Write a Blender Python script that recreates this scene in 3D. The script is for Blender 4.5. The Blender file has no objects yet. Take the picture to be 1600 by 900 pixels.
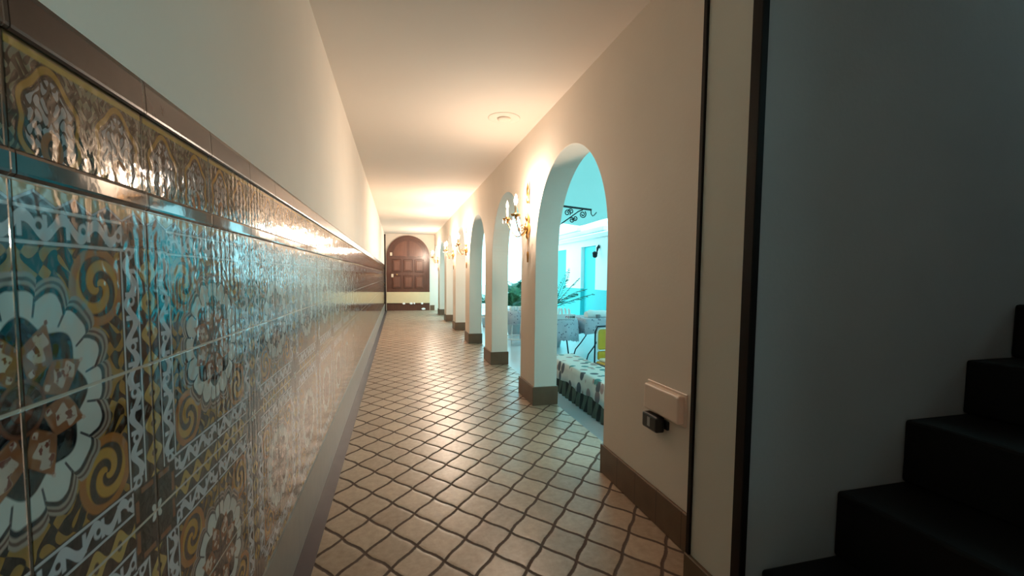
import bpy, bmesh, math, random
from mathutils import Vector, Matrix
random.seed(7)
PI = math.pi
C = bpy.context.scene.collection
EYE = 1.3                       # camera height above the corridor floor
A, B, H = 0.4526, 1.3138, 2.771  # left wall at -A, arcade face at B, ceiling height
WT = 0.24                       # arcade wall thickness
YEND = 16.33
CF = -0.20                      # courtyard floor level
ARCHES = [(2.585 + (2.04 * i if i else 0) - (0.015 if i else 0), 4.105 + 2.04 * i) for i in range(7)]
SPRING, RISE = EYE + 0.25, 0.787

# ------------------------------------------------------------------ node expressions
class X:
    """a scalar in a node tree that can be added, multiplied ..."""
    nt = None
    def __init__(s, v): s.v = v
    @staticmethod
    def op(o, *a):
        n = X.nt.nodes.new('ShaderNodeMath'); n.operation = o
        for i, q in enumerate(a):
            q = q.v if isinstance(q, X) else q
            if isinstance(q, (int, float)): n.inputs[i].default_value = q
            else: X.nt.links.new(q, n.inputs[i])
        return X(n.outputs[0])
    def __add__(s, o): return X.op('ADD', s, o)
    __radd__ = __add__
    def __sub__(s, o): return X.op('SUBTRACT', s, o)
    def __rsub__(s, o): return X.op('SUBTRACT', o, s)
    def __mul__(s, o): return X.op('MULTIPLY', s, o)
    __rmul__ = __mul__
    def __truediv__(s, o): return X.op('DIVIDE', s, o)
    def __neg__(s): return X.op('MULTIPLY', s, -1.0)
def xsin(a): return X.op('SINE', a)
def xcos(a): return X.op('COSINE', a)
def xabs(a): return X.op('ABSOLUTE', a)
def xmin(a, b): return X.op('MINIMUM', a, b)
def xmax(a, b): return X.op('MAXIMUM', a, b)
def xmod(a, m): return X.op('FLOORED_MODULO', a, m)
def xfloor(a): return X.op('FLOOR', a)
def hyp(a, b): return X.op('SQRT', a * a + b * b)
def lt(a, b, w=0.012):          # 1 where a < b, softened over w
    n = X.op('MULTIPLY_ADD', (b - a) if isinstance(a, X) or isinstance(b, X) else b - a, 1.0 / w, 0.5)
    n.v.node.use_clamp = True
    return n
def gt(a, b, w=0.012): return lt(b, a, w)
def rng(a, lo, hi, w=0.012): return lt(a, hi, w) * gt(a, lo, w)
def mixc(c1, c2, m):
    n = X.nt.nodes.new('ShaderNodeMix'); n.data_type = 'RGBA'
    for idx, c in ((6, c1), (7, c2)):
        if isinstance(c, tuple): n.inputs[idx].default_value = (*c, 1)
        else: X.nt.links.new(c, n.inputs[idx])
    if isinstance(m, X): X.nt.links.new(m.v, n.inputs[0])
    else: n.inputs[0].default_value = m
    return n.outputs[2]
def coords(kind='Object'):
    t = X.nt.nodes.new('ShaderNodeTexCoord'); s = X.nt.nodes.new('ShaderNodeSeparateXYZ')
    X.nt.links.new(t.outputs[kind], s.inputs[0])
    return X(s.outputs[0]), X(s.outputs[1]), X(s.outputs[2]), t.outputs[kind]
def noise(vec, scale, detail=3, rough=0.5):
    n = X.nt.nodes.new('ShaderNodeTexNoise'); n.inputs['Scale'].default_value = scale
    n.inputs['Detail'].default_value = detail; n.inputs['Roughness'].default_value = rough
    if vec is not None: X.nt.links.new(vec, n.inputs['Vector'])
    return X(n.outputs[0])
def combine(x, y, z):
    n = X.nt.nodes.new('ShaderNodeCombineXYZ')
    for i, q in enumerate((x, y, z)):
        if isinstance(q, X): X.nt.links.new(q.v, n.inputs[i])
        else: n.inputs[i].default_value = q
    return n.outputs[0]
def setin(node, name, v):
    if isinstance(v, X): X.nt.links.new(v.v, node.inputs[name])
    elif isinstance(v, (int, float)): node.inputs[name].default_value = v
    elif isinstance(v, tuple): node.inputs[name].default_value = (*v, 1)
    else: X.nt.links.new(v, node.inputs[name])
def newmat(name):
    m = bpy.data.materials.new(name); m.use_nodes = True; X.nt = m.node_tree
    return m, m.node_tree.nodes['Principled BSDF']
def bump(bsdf, h, strength=0.3, dist=0.01):
    n = X.nt.nodes.new('ShaderNodeBump'); n.inputs['Strength'].default_value = strength
    n.inputs['Distance'].default_value = dist
    X.nt.links.new(h.v, n.inputs['Height']); X.nt.links.new(n.outputs[0], bsdf.inputs['Normal'])
def mat(name, col, rough=0.6, metal=0.0, var=0.0, vscale=8.0, bmp=0.0, bscale=60.0, spec=0.5, emit=None, estr=0.0):
    m, b = newmat(name)
    x, y, z, v = coords()
    c = col
    if var:
        n = noise(v, vscale, 4)
        c = mixc(tuple(q * (1 - var) for q in col), tuple(min(1, q * (1 + var)) for q in col), n)
    setin(b, 'Base Color', c); setin(b, 'Roughness', rough); setin(b, 'Metallic', metal)
    b.inputs['Specular IOR Level'].default_value = spec
    if bmp: bump(b, noise(v, bscale, 3), bmp, 0.005)
    if emit: setin(b, 'Emission Color', emit); setin(b, 'Emission Strength', estr)
    return m

# ------------------------------------------------------------------ materials
M = {}
M['plaster'] = mat('cream plaster', (0.79, 0.71, 0.62), 0.75, var=0.05, vscale=2.5, bmp=0.12, bscale=45, spec=0.25)
M['backwall'] = mat('dark brown boarding', (0.06, 0.04, 0.03), 0.6, var=0.3)
M['ceiling'] = mat('ceiling plaster', (0.79, 0.71, 0.63), 0.8, var=0.03, vscale=1.5, bmp=0.08, bscale=30, spec=0.2)
M['stairwall'] = mat('grey white plaster', (0.66, 0.52, 0.50), 0.8, var=0.12, vscale=2.0, bmp=0.15, bscale=50, spec=0.2)
M['darktrim'] = mat('dark brown trim', (0.010, 0.004, 0.003), 0.5, var=0.2, vscale=20, spec=0.25)
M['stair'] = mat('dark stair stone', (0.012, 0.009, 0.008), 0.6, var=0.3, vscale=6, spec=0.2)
M['white_plastic'] = mat('white plastic', (0.82, 0.66, 0.55), 0.4)
M['black_plastic'] = mat('black plastic', (0.012, 0.012, 0.014), 0.35)
M['grey_plastic'] = mat('grey plastic', (0.35, 0.36, 0.38), 0.4)
M['brass'] = mat('aged brass', (0.62, 0.34, 0.12), 0.28, 1.0, var=0.2, vscale=40)
M['candle'] = mat('cream candle sleeve', (0.85, 0.75, 0.55), 0.5)
M['bulb'] = mat('glowing bulb', (1.0, 0.9, 0.75), 0.3, emit=(1.0, 0.78, 0.60), estr=3300.0)
M['dead_bulb'] = mat('unlit bulb glass', (0.85, 0.82, 0.76), 0.1)
M['crystal'] = mat('crystal', (0.9, 0.88, 0.85), 0.05, spec=0.9)
M['iron'] = mat('black iron', (0.012, 0.015, 0.018), 0.5, 0.4)
M['court_floor'] = mat('polished grey concrete', (0.50, 0.56, 0.60), 0.28, var=0.12, vscale=1.2)
M['white_paint'] = mat('white paint', (0.86, 0.87, 0.86), 0.6, var=0.03, bmp=0.05)
M['turquoise'] = mat('turquoise paint', (0.045, 0.56, 0.60), 0.6, var=0.06, vscale=3)
M['leaf'] = mat('palm leaf', (0.035, 0.16, 0.09), 0.45, var=0.4, vscale=12)
M['leaf_pale'] = mat('pale palm leaf', (0.07, 0.26, 0.15), 0.45, var=0.4, vscale=12)
M['terracotta'] = mat('terracotta', (0.32, 0.12, 0.06), 0.8, var=0.2)
M['pot'] = mat('pale concrete pot', (0.50, 0.55, 0.57), 0.8, var=0.15)
M['soil'] = mat('soil', (0.03, 0.02, 0.014), 0.95, var=0.3, vscale=40)
M['steel_blue'] = mat('blue black tube', (0.015, 0.03, 0.045), 0.4, 0.5)
M['yellow'] = mat('yellow vinyl', (0.62, 0.38, 0.02), 0.45, var=0.08)
M['piping'] = mat('white piping', (0.8, 0.8, 0.74), 0.5)
M['cushion'] = mat('cream cushion', (0.78, 0.74, 0.58), 0.8)
M['linen'] = mat('white linen', (0.88, 0.89, 0.88), 0.85, bmp=0.1, bscale=80)
M['paper'] = mat('pale card', (0.74, 0.78, 0.80), 0.7)
M['ink'] = mat('black ink', (0.01, 0.012, 0.012), 0.6)
M['ink_red'] = mat('red ink', (0.55, 0.05, 0.08), 0.6)
M['bench_wood'] = mat('bench wood', (0.10, 0.05, 0.025), 0.6, var=0.3, vscale=10)
M['lockplate'] = mat('pale lock plate', (0.75, 0.62, 0.5), 0.35, 0.3)
M['kick'] = mat('cream kick panel', (0.72, 0.58, 0.36), 0.5, var=0.05)
M['daylight'] = mat('white chip', (0.95, 0.96, 1.0), 0.4)
M['earthen'] = mat('grey metal cup', (0.25, 0.27, 0.3), 0.4)

# door wood
m, b = newmat('door wood'); x, y, z, v = coords()
g = noise(combine(x * 14.0, y * 14.0, z * 1.2), 2.0, 5, 0.6)
setin(b, 'Base Color', mixc((0.055, 0.018, 0.011), (0.13, 0.045, 0.026), g)); setin(b, 'Roughness', 0.3)
bump(b, g, 0.15, 0.004); M['doorwood'] = m

m, b = newmat('door panel wood'); x, y, z, v = coords()
g = noise(combine(x * 14.0, y * 14.0, z * 1.2), 2.0, 5, 0.6)
setin(b, 'Base Color', mixc((0.095, 0.034, 0.021), (0.19, 0.074, 0.045), g)); setin(b, 'Roughness', 0.3)
M['panelwood'] = m

# skirting tiles
m, b = newmat('brown skirting tile'); x, y, z, v = coords()
n = noise(v, 9, 4)
j = lt(xabs(xmod(y + 0.05, 0.21) - 0.105), 0.0025, 0.001)
setin(b, 'Base Color', mixc(mixc((0.10, 0.055, 0.03), (0.18, 0.105, 0.06), n), (0.05, 0.03, 0.018), j))
setin(b, 'Roughness', 0.4); bump(b, n, 0.1, 0.004); M['skirting'] = m

# pale stone base of the tiled wall
m, b = newmat('pale stone base'); x, y, z, v = coords()
n = noise(v, 14, 5, 0.65)
j = lt(xabs(xmod(y - 0.6646, 0.581) - 0.29), 0.002, 0.001)
setin(b, 'Base Color', mixc(mixc((0.17, 0.14, 0.115), (0.30, 0.255, 0.215), n), (0.10, 0.08, 0.07), j))
setin(b, 'Roughness', 0.3); M['stonebase'] = m
M['border'] = mat('dark plum floor border', (0.055, 0.038, 0.05), 0.35, var=0.35, vscale=9)

# floor: wavy edged lantern tiles laid on the diagonal
m, b = newmat('lantern floor tiles'); x, y, z, v = coords()
HX, HY, X0, Y0 = 0.117, 0.145, 0.0793, 0.0363
xa = (x - X0) * (1 / HX); ya = (y - Y0) * (1 / HY)
nw = noise(v, 9, 2); nw2 = noise(combine(x + 7.3, y - 3.1, z), 9, 2)
s = (xa + ya) * 0.5; d = (xa - ya) * 0.5
s2 = s + 0.022 * xsin(d * (2 * PI)) + (nw - 0.5) * 0.06; d2 = d + 0.022 * xsin(s * (2 * PI)) + (nw2 - 0.5) * 0.06
fs = 0.5 - xabs(xmod(s2, 1.0) - 0.5); fd = 0.5 - xabs(xmod(d2, 1.0) - 0.5)
edge = xmin(fs, fd)
nb = noise(v, 5, 4); nf = noise(v, 70, 3)
grout = lt(edge + (nf - 0.5) * 0.03, 0.047, 0.026)
wn = X.nt.nodes.new('ShaderNodeTexWhiteNoise'); wn.noise_dimensions = '2D'
X.nt.links.new(combine(xfloor(s2), xfloor(d2), 0.0), wn.inputs['Vector'])
tone = X(wn.outputs[0]) * 0.45 + nb * 0.45 + (noise(v, 28, 4, 0.65) - 0.5) * 1.1 + nf * 0.1
col = mixc((0.25, 0.165, 0.108), (0.50, 0.37, 0.265), tone)
setin(b, 'Base Color', mixc(col, (0.065, 0.032, 0.017), grout))
setin(b, 'Roughness', 0.28 + nb * 0.14 + grout * 0.45)
hgt = X.op('SMOOTH_MIN', edge, 0.10, 0.08) * 8.0 + nb * 0.25 + nf * 0.06
bump(b, hgt, 0.35, 0.006); M['floor'] = m

# the painted relief tiles
T, TY0, TZ = 0.2905, 0.6646, 0.284
Z0 = EYE - 0.1705
m, b = newmat('painted relief tiles'); x, y, z, v = coords()
ty = (y - TY0) * (1 / T); qz = (z - Z0) * (1 / TZ)
p = xmod(ty + 1.0, 2.0) - 1.0; q = xmod(qz + 1.0, 2.0) - 1.0
ap, aq = xabs(p), xabs(q)
r = hyp(p, q); th = X.op('ARCTAN2', q, p)
wob = noise(v, 38, 2)
wv = (wob - 0.5) * 0.05
# ground with ochre scrolls
cr = hyp(ap - 0.52, aq - 0.52); ct = X.op('ARCTAN2', aq - 0.52, ap - 0.52)
scroll = xsin(ap * 30.0 + 2.2 * xsin(aq * 21.0)) * xsin(aq * 30.0 + 2.2 * xsin(ap * 21.0))
ochre = gt(scroll + (wob - 0.5) * 0.5, 0.0, 0.12)
ochc = mixc((0.46, 0.235, 0.035), (0.25, 0.15, 0.05), wob)
c = mixc((0.016, 0.007, 0.004), ochc, ochre)
curl = lt(xabs(xmod(cr * 9.0 + ct * (1 / (2 * PI)) * 2.0, 1.0) - 0.5), 0.27, 0.12) * lt(cr, 0.19)
c = mixc(c, (0.035, 0.016, 0.010), lt(cr, 0.20)); c = mixc(c, (0.50, 0.25, 0.035), curl)
ro = lt(xabs(cr - 0.19), 0.025, 0.012); c = mixc(c, (0.40, 0.14, 0.03), ro)
# medallion
R = 0.465 + 0.070 * xabs(xcos(th * 8.0)) + 0.022 * xcos(th * 16.0 + PI) * gt(xcos(th * 8.0), 0.0) + wv * 0.4
c = mixc(c, (0.36, 0.27, 0.22), lt(r, R + 0.085)); c = mixc(c, (0.13, 0.07, 0.05), lt(xabs(r - R - 0.055), 0.008, 0.008))
c = mixc(c, (0.010, 0.012, 0.020), lt(r, R + 0.028))
c = mixc(c, (0.60, 0.60, 0.55), lt(r, R))
petline = lt(xabs(xcos(th * 8.0)), 0.12, 0.1) * gt(r, 0.40) * lt(r, R); c = mixc(c, (0.06, 0.06, 0.07), petline)
R2 = 0.375 + 0.03 * xcos(th * 8.0)
c = mixc(c, (0.006, 0.004, 0.007), lt(r, R2))
da = xabs(xmod(th, PI / 4) - PI / 8) * r
pet = lt(da, 0.105 - xabs(r - 0.25) * 0.72, 0.012) * gt(r, 0.11)
c = mixc(c, mixc((0.22, 0.055, 0.022), (0.36, 0.15, 0.06), wob), pet)
flo = lt(da + 0.02 * xsin(r * 75.0), 0.05 - xabs(r - 0.265) * 0.45, 0.01)
c = mixc(c, (0.58, 0.44, 0.36), flo); c = mixc(c, (0.20, 0.05, 0.03), gt(noise(v, 60, 2), 0.56, 0.06) * flo)
c = mixc(c, (0.17, 0.055, 0.03), lt(r, 0.13)); c = mixc(c, (0.055, 0.018, 0.012), lt(xabs(r - 0.085), 0.026))
# borders
def guilloche(c, across, along, mask):
    cc = (across - 0.81) * (1 / 0.09)
    rr = lt(xabs(cc), 0.97, 0.04)
    g = mixc((0.014, 0.014, 0.018), (0.56, 0.56, 0.57), gt(xabs(cc), 0.78, 0.08))
    w = lt(xabs(cc - 0.45 * xsin(along * 27.0)), 0.34, 0.1)
    k = lt(hyp(xmod(along * 3.5, 1.0) - 0.5, cc * 0.30), 0.13, 0.04)
    k2 = lt(xabs(xmod(along * 7.0 + 0.25, 1.0) - 0.5), 0.10, 0.06) * lt(xabs(cc), 0.6, 0.1)
    g = mixc(g, (0.54, 0.54, 0.56), xmax(xmax(w, k2), k)); g = mixc(g, (0.02, 0.02, 0.025), lt(hyp(xmod(along * 3.5, 1.0) - 0.5, cc * 0.30), 0.06, 0.03))
    return mixc(c, g, mask * rr)
def chain(c, across, along, mask):
    cc = (1.0 - across) * 10.0
    wv_ = 0.52 + 0.42 * xcos(along * (10 * PI))
    g = mixc((0.045, 0.022, 0.014), (0.50, 0.32, 0.10), lt(cc, wv_, 0.1))
    g = mixc(g, (0.08, 0.035, 0.018), lt(hyp(cc * 0.7, xmod(along * 5.0 + 0.5, 1.0) * 2.0 - 1.0), 0.22, 0.1))
    return mixc(c, g, mask)
dm = gt(xmax(ap, aq), 0.715)
c = mixc(c, (0.025, 0.014, 0.010), dm)
vert = gt(ap, 0.72) * lt(aq, 0.76); horz = gt(aq, 0.72) * lt(ap, 0.76)
c = guilloche(c, ap, q, vert); c = guilloche(c, aq, p, horz)
c = chain(c, ap, q, gt(ap, 0.90) * lt(aq, 0.76)); c = chain(c, aq, p, gt(aq, 0.90) * lt(ap, 0.76))
cx_, cy_ = 1.0 - ap, 1.0 - aq
mx = xmax(cx_, cy_)
cross = lt(mx, 0.25)
c = mixc(c, (0.005, 0.004, 0.004), cross)
c = mixc(c, (0.22, 0.085, 0.04), rng(mx, 0.195, 0.235) * gt(xmin(cx_, cy_), 0.03) * lt(xmin(cx_, cy_), 0.17))
c = mixc(c, (0.60, 0.62, 0.58), lt(hyp(cx_, cy_) + 0.02 * xcos(4.0 * X.op('ARCTAN2', cy_, cx_)), 0.055))
# zigzag crown along the top
zq = (1.0 - qz) * 10.0
tri = xabs(xmod(ty * 4.0, 1.0) - 0.5) * 2.0
zz = mixc((0.07, 0.055, 0.075), (0.52, 0.37, 0.19), lt(zq, 0.28 + 0.62 * tri, 0.08))
zz = mixc(zz, (0.45, 0.47, 0.52), lt(xabs(zq - 0.36 - 0.62 * tri), 0.07, 0.05))
c = mixc(c, zz, gt(qz, 0.90) * lt(qz, 1.01))
# frieze row
fz = (z - EYE - 0.149) * (1 / 0.137)
fp = xmod(ty * 2.0, 1.0) - 0.5
ft = X.op('ARCTAN2', fz - 0.32, fp); fr = hyp(fp * 1.12, (fz - 0.32) * 0.80) + 0.028 * xcos(ft * 6.0)
sc2 = xsin(xabs(fp) * 40.0 + 2.0 * xsin(fz * 21.0)) * xsin(fz * 25.0 + 2.0 * xsin(xabs(fp) * 30.0)) + (wob - 0.5) * 0.7
f = mixc((0.045, 0.026, 0.015), mixc((0.24, 0.20, 0.17), (0.17, 0.15, 0.05), wob), gt(sc2, 0.05, 0.15))
f = mixc(f, (0.03, 0.015, 0.008), lt(xabs(fr - 0.40), 0.055, 0.015)); f = mixc(f, (0.44, 0.21, 0.035), lt(xabs(fr - 0.40), 0.030, 0.015))
f = mixc(f, (0.035, 0.020, 0.014), lt(fr, 0.345)); f = mixc(f, (0.38, 0.33, 0.33), gt(sc2, 0.10, 0.12) * lt(fr, 0.33))
f = mixc(f, (0.36, 0.12, 0.03), lt(hyp(fp, (fz - 0.10) * 0.8), 0.14)); f = mixc(f, (0.02, 0.018, 0.014), lt(hyp(fp * 1.3, (fz - 0.10) * 0.7), 0.07))
f = mixc(f, (0.50, 0.30, 0.07), gt(fz, 0.90, 0.02)); f = mixc(f, (0.18, 0.10, 0.04), gt(fz, 0.965, 0.02))
infr = gt(z, EYE + 0.13, 0.002)
c = mixc(c, f, infr)
# joints
vj = lt(0.5 - xabs(xmod(ty, 1.0) - 0.5), 0.011, 0.008)
hj = lt(0.5 - xabs(xmod(qz, 1.0) - 0.5), 0.009, 0.006) * (1.0 - infr)
c = mixc(c, (0.055, 0.035, 0.022), vj); c = mixc(c, (0.55, 0.47, 0.38), hj)
c = mixc(c, (0.004, 0.003, 0.002), 0.26)
setin(b, 'Base Color', c); setin(b, 'Roughness', 0.07); b.inputs['IOR'].default_value = 1.55; setin(b, 'Specular IOR Level', 0.40 - 0.22 * infr)
hh = scroll * 0.35 + sc2 * infr * 0.12 + xcos(th * 8.0) * 0.2 + xsin(ap * 60.0) * 0.25 + wob * 1.1 + noise(v, 12, 2) * 0.9 - vj * 2.0 - hj * 2.0
bump(b, hh, 0.34, 0.0010)
M['tiles'] = m

def joined(name, c1, c2, rough, scale=16, spec=0.5):
    m, b = newmat(name); x, y, z, v = coords()
    n = noise(v, scale, 4)
    j = lt(0.5 - xabs(xmod((y - TY0) * (1 / T), 1.0) - 0.5), 0.014, 0.008)
    setin(b, 'Base Color', mixc(mixc(c1, c2, n), (0.025, 0.014, 0.010), j)); setin(b, 'Roughness', rough)
    b.inputs['Specular IOR Level'].default_value = spec
    bump(b, n * 0.4 - j * 2.0, 0.3, 0.002)
    return m
M['cap'] = joined('brown cap tile', (0.045, 0.020, 0.014), (0.075, 0.034, 0.024), 0.25, spec=0.22)
M['liner'] = joined('black liner tile', (0.006, 0.007, 0.010), (0.014, 0.014, 0.018), 0.06)

# cloths
def lace(name, base, dark):
    m, b = newmat(name); x, y, z, v = coords()
    vo = X.nt.nodes.new('ShaderNodeTexVoronoi'); vo.inputs['Scale'].default_value = 17
    X.nt.links.new(v, vo.inputs['Vector'])
    n = noise(v, 45, 3)
    k = lt(X(vo.outputs['Distance']) + (n - 0.5) * 0.15, 0.22, 0.1)
    setin(b, 'Base Color', mixc(base, dark, k)); setin(b, 'Roughness', 0.85)
    return m
M['lace'] = lace('lace cloth', (0.52, 0.54, 0.61), (0.13, 0.15, 0.22))
m, b = newmat('leaf print cloth'); x, y, z, v = coords()
vo = X.nt.nodes.new('ShaderNodeTexVoronoi'); vo.inputs['Scale'].default_value = 6.0; vo.inputs['Randomness'].default_value = 0.75
X.nt.links.new(combine(x * 1.3, y * 1.55, z * 1.0 + x * 0.4), vo.inputs['Vector'])
sp = X.nt.nodes.new('ShaderNodeSeparateColor'); X.nt.links.new(vo.outputs['Color'], sp.inputs[0])
u = X(sp.outputs[0]); leafc = mixc((0.04, 0.20, 0.20), (0.36, 0.24, 0.23), gt(u, 0.45, 0.02)); leafc = mixc(leafc, (0.08, 0.09, 0.11), gt(u, 0.8, 0.02))
setin(b, 'Base Color', mixc((0.66, 0.66, 0.62), leafc, lt(X(vo.outputs['Distance']), 0.36 + 0.1 * u, 0.06))); setin(b, 'Roughness', 0.7)
M['leafcloth'] = m
m, b = newmat('striped skirt cloth'); x, y, z, v = coords()
st = gt(xsin((y + z * 0.3) * 42.0), 0.35, 0.3)
setin(b, 'Base Color', mixc((0.10, 0.13, 0.10), (0.015, 0.02, 0.018), st)); setin(b, 'Roughness', 0.85)
M['skirt'] = m
# translucent awning
m = bpy.data.materials.new('teal awning'); m.use_nodes = True; X.nt = m.node_tree; X.nt.nodes.clear()
x, y, z, v = coords()
o = X.nt.nodes.new('ShaderNodeOutputMaterial'); mx_ = X.nt.nodes.new('ShaderNodeMixShader')
tr = X.nt.nodes.new('ShaderNodeBsdfTranslucent'); df = X.nt.nodes.new('ShaderNodeBsdfDiffuse')
n = noise(v, 0.8, 3)
X.nt.links.new(mixc((0.42, 0.52, 0.50), (0.48, 0.57, 0.55), n), tr.inputs[0]); df.inputs[0].default_value = (0.35, 0.55, 0.55, 1)
mx_.inputs[0].default_value = 0.35
X.nt.links.new(tr.outputs[0], mx_.inputs[1]); X.nt.links.new(df.outputs[0], mx_.inputs[2]); X.nt.links.new(mx_.outputs[0], o.inputs[0])
M['awning'] = m

# ------------------------------------------------------------------ mesh helpers
def box(bm, x0, x1, y0, y1, z0, z1, bev=0.0, seg=2):
    vs = [bm.verts.new((x, y, z)) for z in (z0, z1) for x, y in ((x0, y0), (x1, y0), (x1, y1), (x0, y1))]
    fs = [bm.faces.new([vs[i] for i in f]) for f in ((3, 2, 1, 0), (4, 5, 6, 7), (0, 1, 5, 4), (1, 2, 6, 5), (2, 3, 7, 6), (3, 0, 4, 7))]
    if bev:
        es = list({e for f in fs for e in f.edges})
        bmesh.ops.bevel(bm, geom=es, offset=bev, segments=seg, affect='EDGES', profile=0.5)
    return vs
def tube(bm, pts, rad, n=8, caps=True):
    pts = [Vector(p) for p in pts]
    if not isinstance(rad, (list, tuple)): rad = [rad] * len(pts)
    rings, up = [], None
    for i, pt in enumerate(pts):
        t = (pts[min(i + 1, len(pts) - 1)] - pts[max(i - 1, 0)]).normalized()
        if up is None: up = t.orthogonal().normalized()
        up = (up - t * up.dot(t))
        up = up.normalized() if up.length > 1e-6 else t.orthogonal().normalized()
        w = t.cross(up)
        rings.append([bm.verts.new(pt + (up * math.cos(2 * PI * k / n) + w * math.sin(2 * PI * k / n)) * rad[i]) for k in range(n)])
    for a_, b_ in zip(rings, rings[1:]):
        for k in range(n): bm.faces.new((a_[k], a_[(k + 1) % n], b_[(k + 1) % n], b_[k])).smooth = True
    if caps:
        bm.faces.new(rings[0][::-1]); bm.faces.new(rings[-1])
def lathe(bm, prof, cx=0, cy=0, cz=0, n=16, axis='Z'):
    rings = []
    for r_, h in prof:
        ring = []
        for k in range(n):
            a_ = 2 * PI * k / n
            q = (r_ * math.cos(a_), r_ * math.sin(a_), h) if axis == 'Z' else (h, r_ * math.cos(a_), r_ * math.sin(a_))
            ring.append(bm.verts.new((q[0] + cx, q[1] + cy, q[2] + cz)))
        rings.append(ring)
    for a_, b_ in zip(rings, rings[1:]):
        for k in range(n): bm.faces.new((a_[k], a_[(k + 1) % n], b_[(k + 1) % n], b_[k])).smooth = True
    bm.faces.new(rings[0][::-1]); bm.faces.new(rings[-1])
def prism(bm, poly, axis, lo, hi):
    """extrude a 2-D polygon: axis 'X' -> poly in (y,z), 'Y' -> (x,z), 'Z' -> (x,y)"""
    def P(a_, q): return {'X': (a_, q[0], q[1]), 'Y': (q[0], a_, q[1]), 'Z': (q[0], q[1], a_)}[axis]
    v0 = [bm.verts.new(P(lo, q)) for q in poly]; v1 = [bm.verts.new(P(hi, q)) for q in poly]
    n = len(poly)
    bm.faces.new(v0[::-1]); bm.faces.new(v1)
    for k in range(n): bm.faces.new((v0[k], v0[(k + 1) % n], v1[(k + 1) % n], v1[k]))
def obj(name, bm, m, parent=None, loc=None):
    bmesh.ops.recalc_face_normals(bm, faces=bm.faces)
    me = bpy.data.meshes.new(name); bm.to_mesh(me); bm.free()
    me.materials.append(M[m] if isinstance(m, str) else m)
    o = bpy.data.objects.new(name, me); C.objects.link(o)
    if loc is not None: o.location = loc
    if parent is not None: o.parent = parent
    return o
def made(fn, *a, **k):
    bm = bmesh.new(); fn(bm, *a, **k); return bm
def struct(name, bm, m, parent=None):
    o = obj(name, bm, m, parent)
    if parent is None: o['kind'] = 'structure'
    return o
def tag(o, label, cat, group=None, kind=None):
    o['label'] = label; o['category'] = cat
    if group: o['group'] = group
    if kind: o['kind'] = kind
    return o
def thing(name, label, cat, loc=(0, 0, 0), rz=0, group=None):
    o = bpy.data.objects.new(name, None); C.objects.link(o); o.location = loc; o.rotation_euler = (0, 0, rz)
    o.empty_display_size = 0.05
    return tag(o, label, cat, group)
def dup(root, loc, label):
    r_ = root.copy(); C.objects.link(r_); r_.location = loc; r_['label'] = label
    for ch in list(root.children):
        c_ = ch.copy(); C.objects.link(c_); c_.parent = r_
        for g_ in ch.children:
            d_ = g_.copy(); C.objects.link(d_); d_.parent = c_
    return r_

# ------------------------------------------------------------------ room shell
YB = -2.2                                   # wall behind the camera
struct('floor', made(box, -A - 0.15, B + WT, YB - 0.1, YEND + 0.3, -0.19, 0.0), 'floor')
bm = bmesh.new()
box(bm, -A, -A + 0.082, YB, YEND, 0.0, 0.003)
struct('trim_1', bm, 'border')
bm = bmesh.new(); box(bm, -A - 0.12, B + WT, YB - 0.1, YEND + 0.2, H, H + 0.14)
struct('ceiling', bm, 'ceiling')
struct('wall_left', made(box, -A - 0.15, -A, YB, YEND, 0.0, H), 'plaster')
# tiled dado: stone base, tile field, black liner, brown cap
bm = bmesh.new(); box(bm, -A - 0.01, -A + 0.003, YB, 16.0, 0.275, EYE + 0.287)
struct('trim_2', bm, 'tiles')
bm = bmesh.new(); prism(bm, [(-A, 0.003), (-A + 0.008, 0.003), (-A + 0.008, 0.268), (-A + 0.004, 0.276), (-A, 0.276)], 'Y', YB, 16.0)
struct('baseboard_left', bm, 'stonebase')
bm = bmesh.new()
prof = [(-A, EYE + 0.1136), (-A + 0.004, EYE + 0.1136), (-A + 0.008, EYE + 0.1175), (-A + 0.0085, EYE + 0.121), (-A + 0.0085, EYE + 0.142), (-A + 0.008, EYE + 0.1455), (-A + 0.004, EYE + 0.149), (-A, EYE + 0.149)]
prism(bm, prof, 'Y', YB, 16.0); struct('trim_3', bm, 'liner')
bm = bmesh.new()
prof = [(-A, EYE + 0.286), (-A + 0.007, EYE + 0.286), (-A + 0.010, EYE + 0.289), (-A + 0.0105, EYE + 0.293), (-A + 0.0085, EYE + 0.340), (-A + 0.006, EYE + 0.349), (-A, EYE + 0.351)]
prism(bm, prof, 'Y', YB, 16.0); struct('trim_4', bm, 'cap')

# arcade wall
def arch_z(y, y0, y1):
    c_, h_ = (y0 + y1) / 2, (y1 - y0) / 2
    return SPRING + RISE * math.sqrt(max(0.0, 1 - ((y - c_) / h_) ** 2))
bm = bmesh.new()
def face_pair(pts):                     # (y,z) polygon on both wall faces
    bm.faces.new([bm.verts.new((B, y, z)) for y, z in pts])
    bm.faces.new([bm.verts.new((B + WT, y, z)) for y, z in pts][::-1])
def reveal(p0, p1):
    bm.faces.new([bm.verts.new(q) for q in ((B, *p0), (B + WT, *p0), (B + WT, *p1), (B, *p1))])
ztop = H
ys = 1.45
NA = 56
for (y0, y1) in ARCHES:
    y1 = min(y1, YEND - 0.005)
    face_pair([(ys, 0), (y0, 0), (y0, SPRING), (y0, ztop), (ys, ztop), (ys, SPRING)])
    prev = (y0, SPRING)
    reveal((y0, 0), prev)
    for k in range(1, NA + 1):
        a_ = PI * k / NA
        y = (y0 + y1) / 2 - (y1 - y0) / 2 * math.cos(a_)
        cur = (y, SPRING + RISE * math.sin(a_))
        face_pair([prev, cur, (cur[0], ztop), (prev[0], ztop)])
        reveal(prev, cur); prev = cur
    reveal(prev, (y1, 0)); ys = y1
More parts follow.
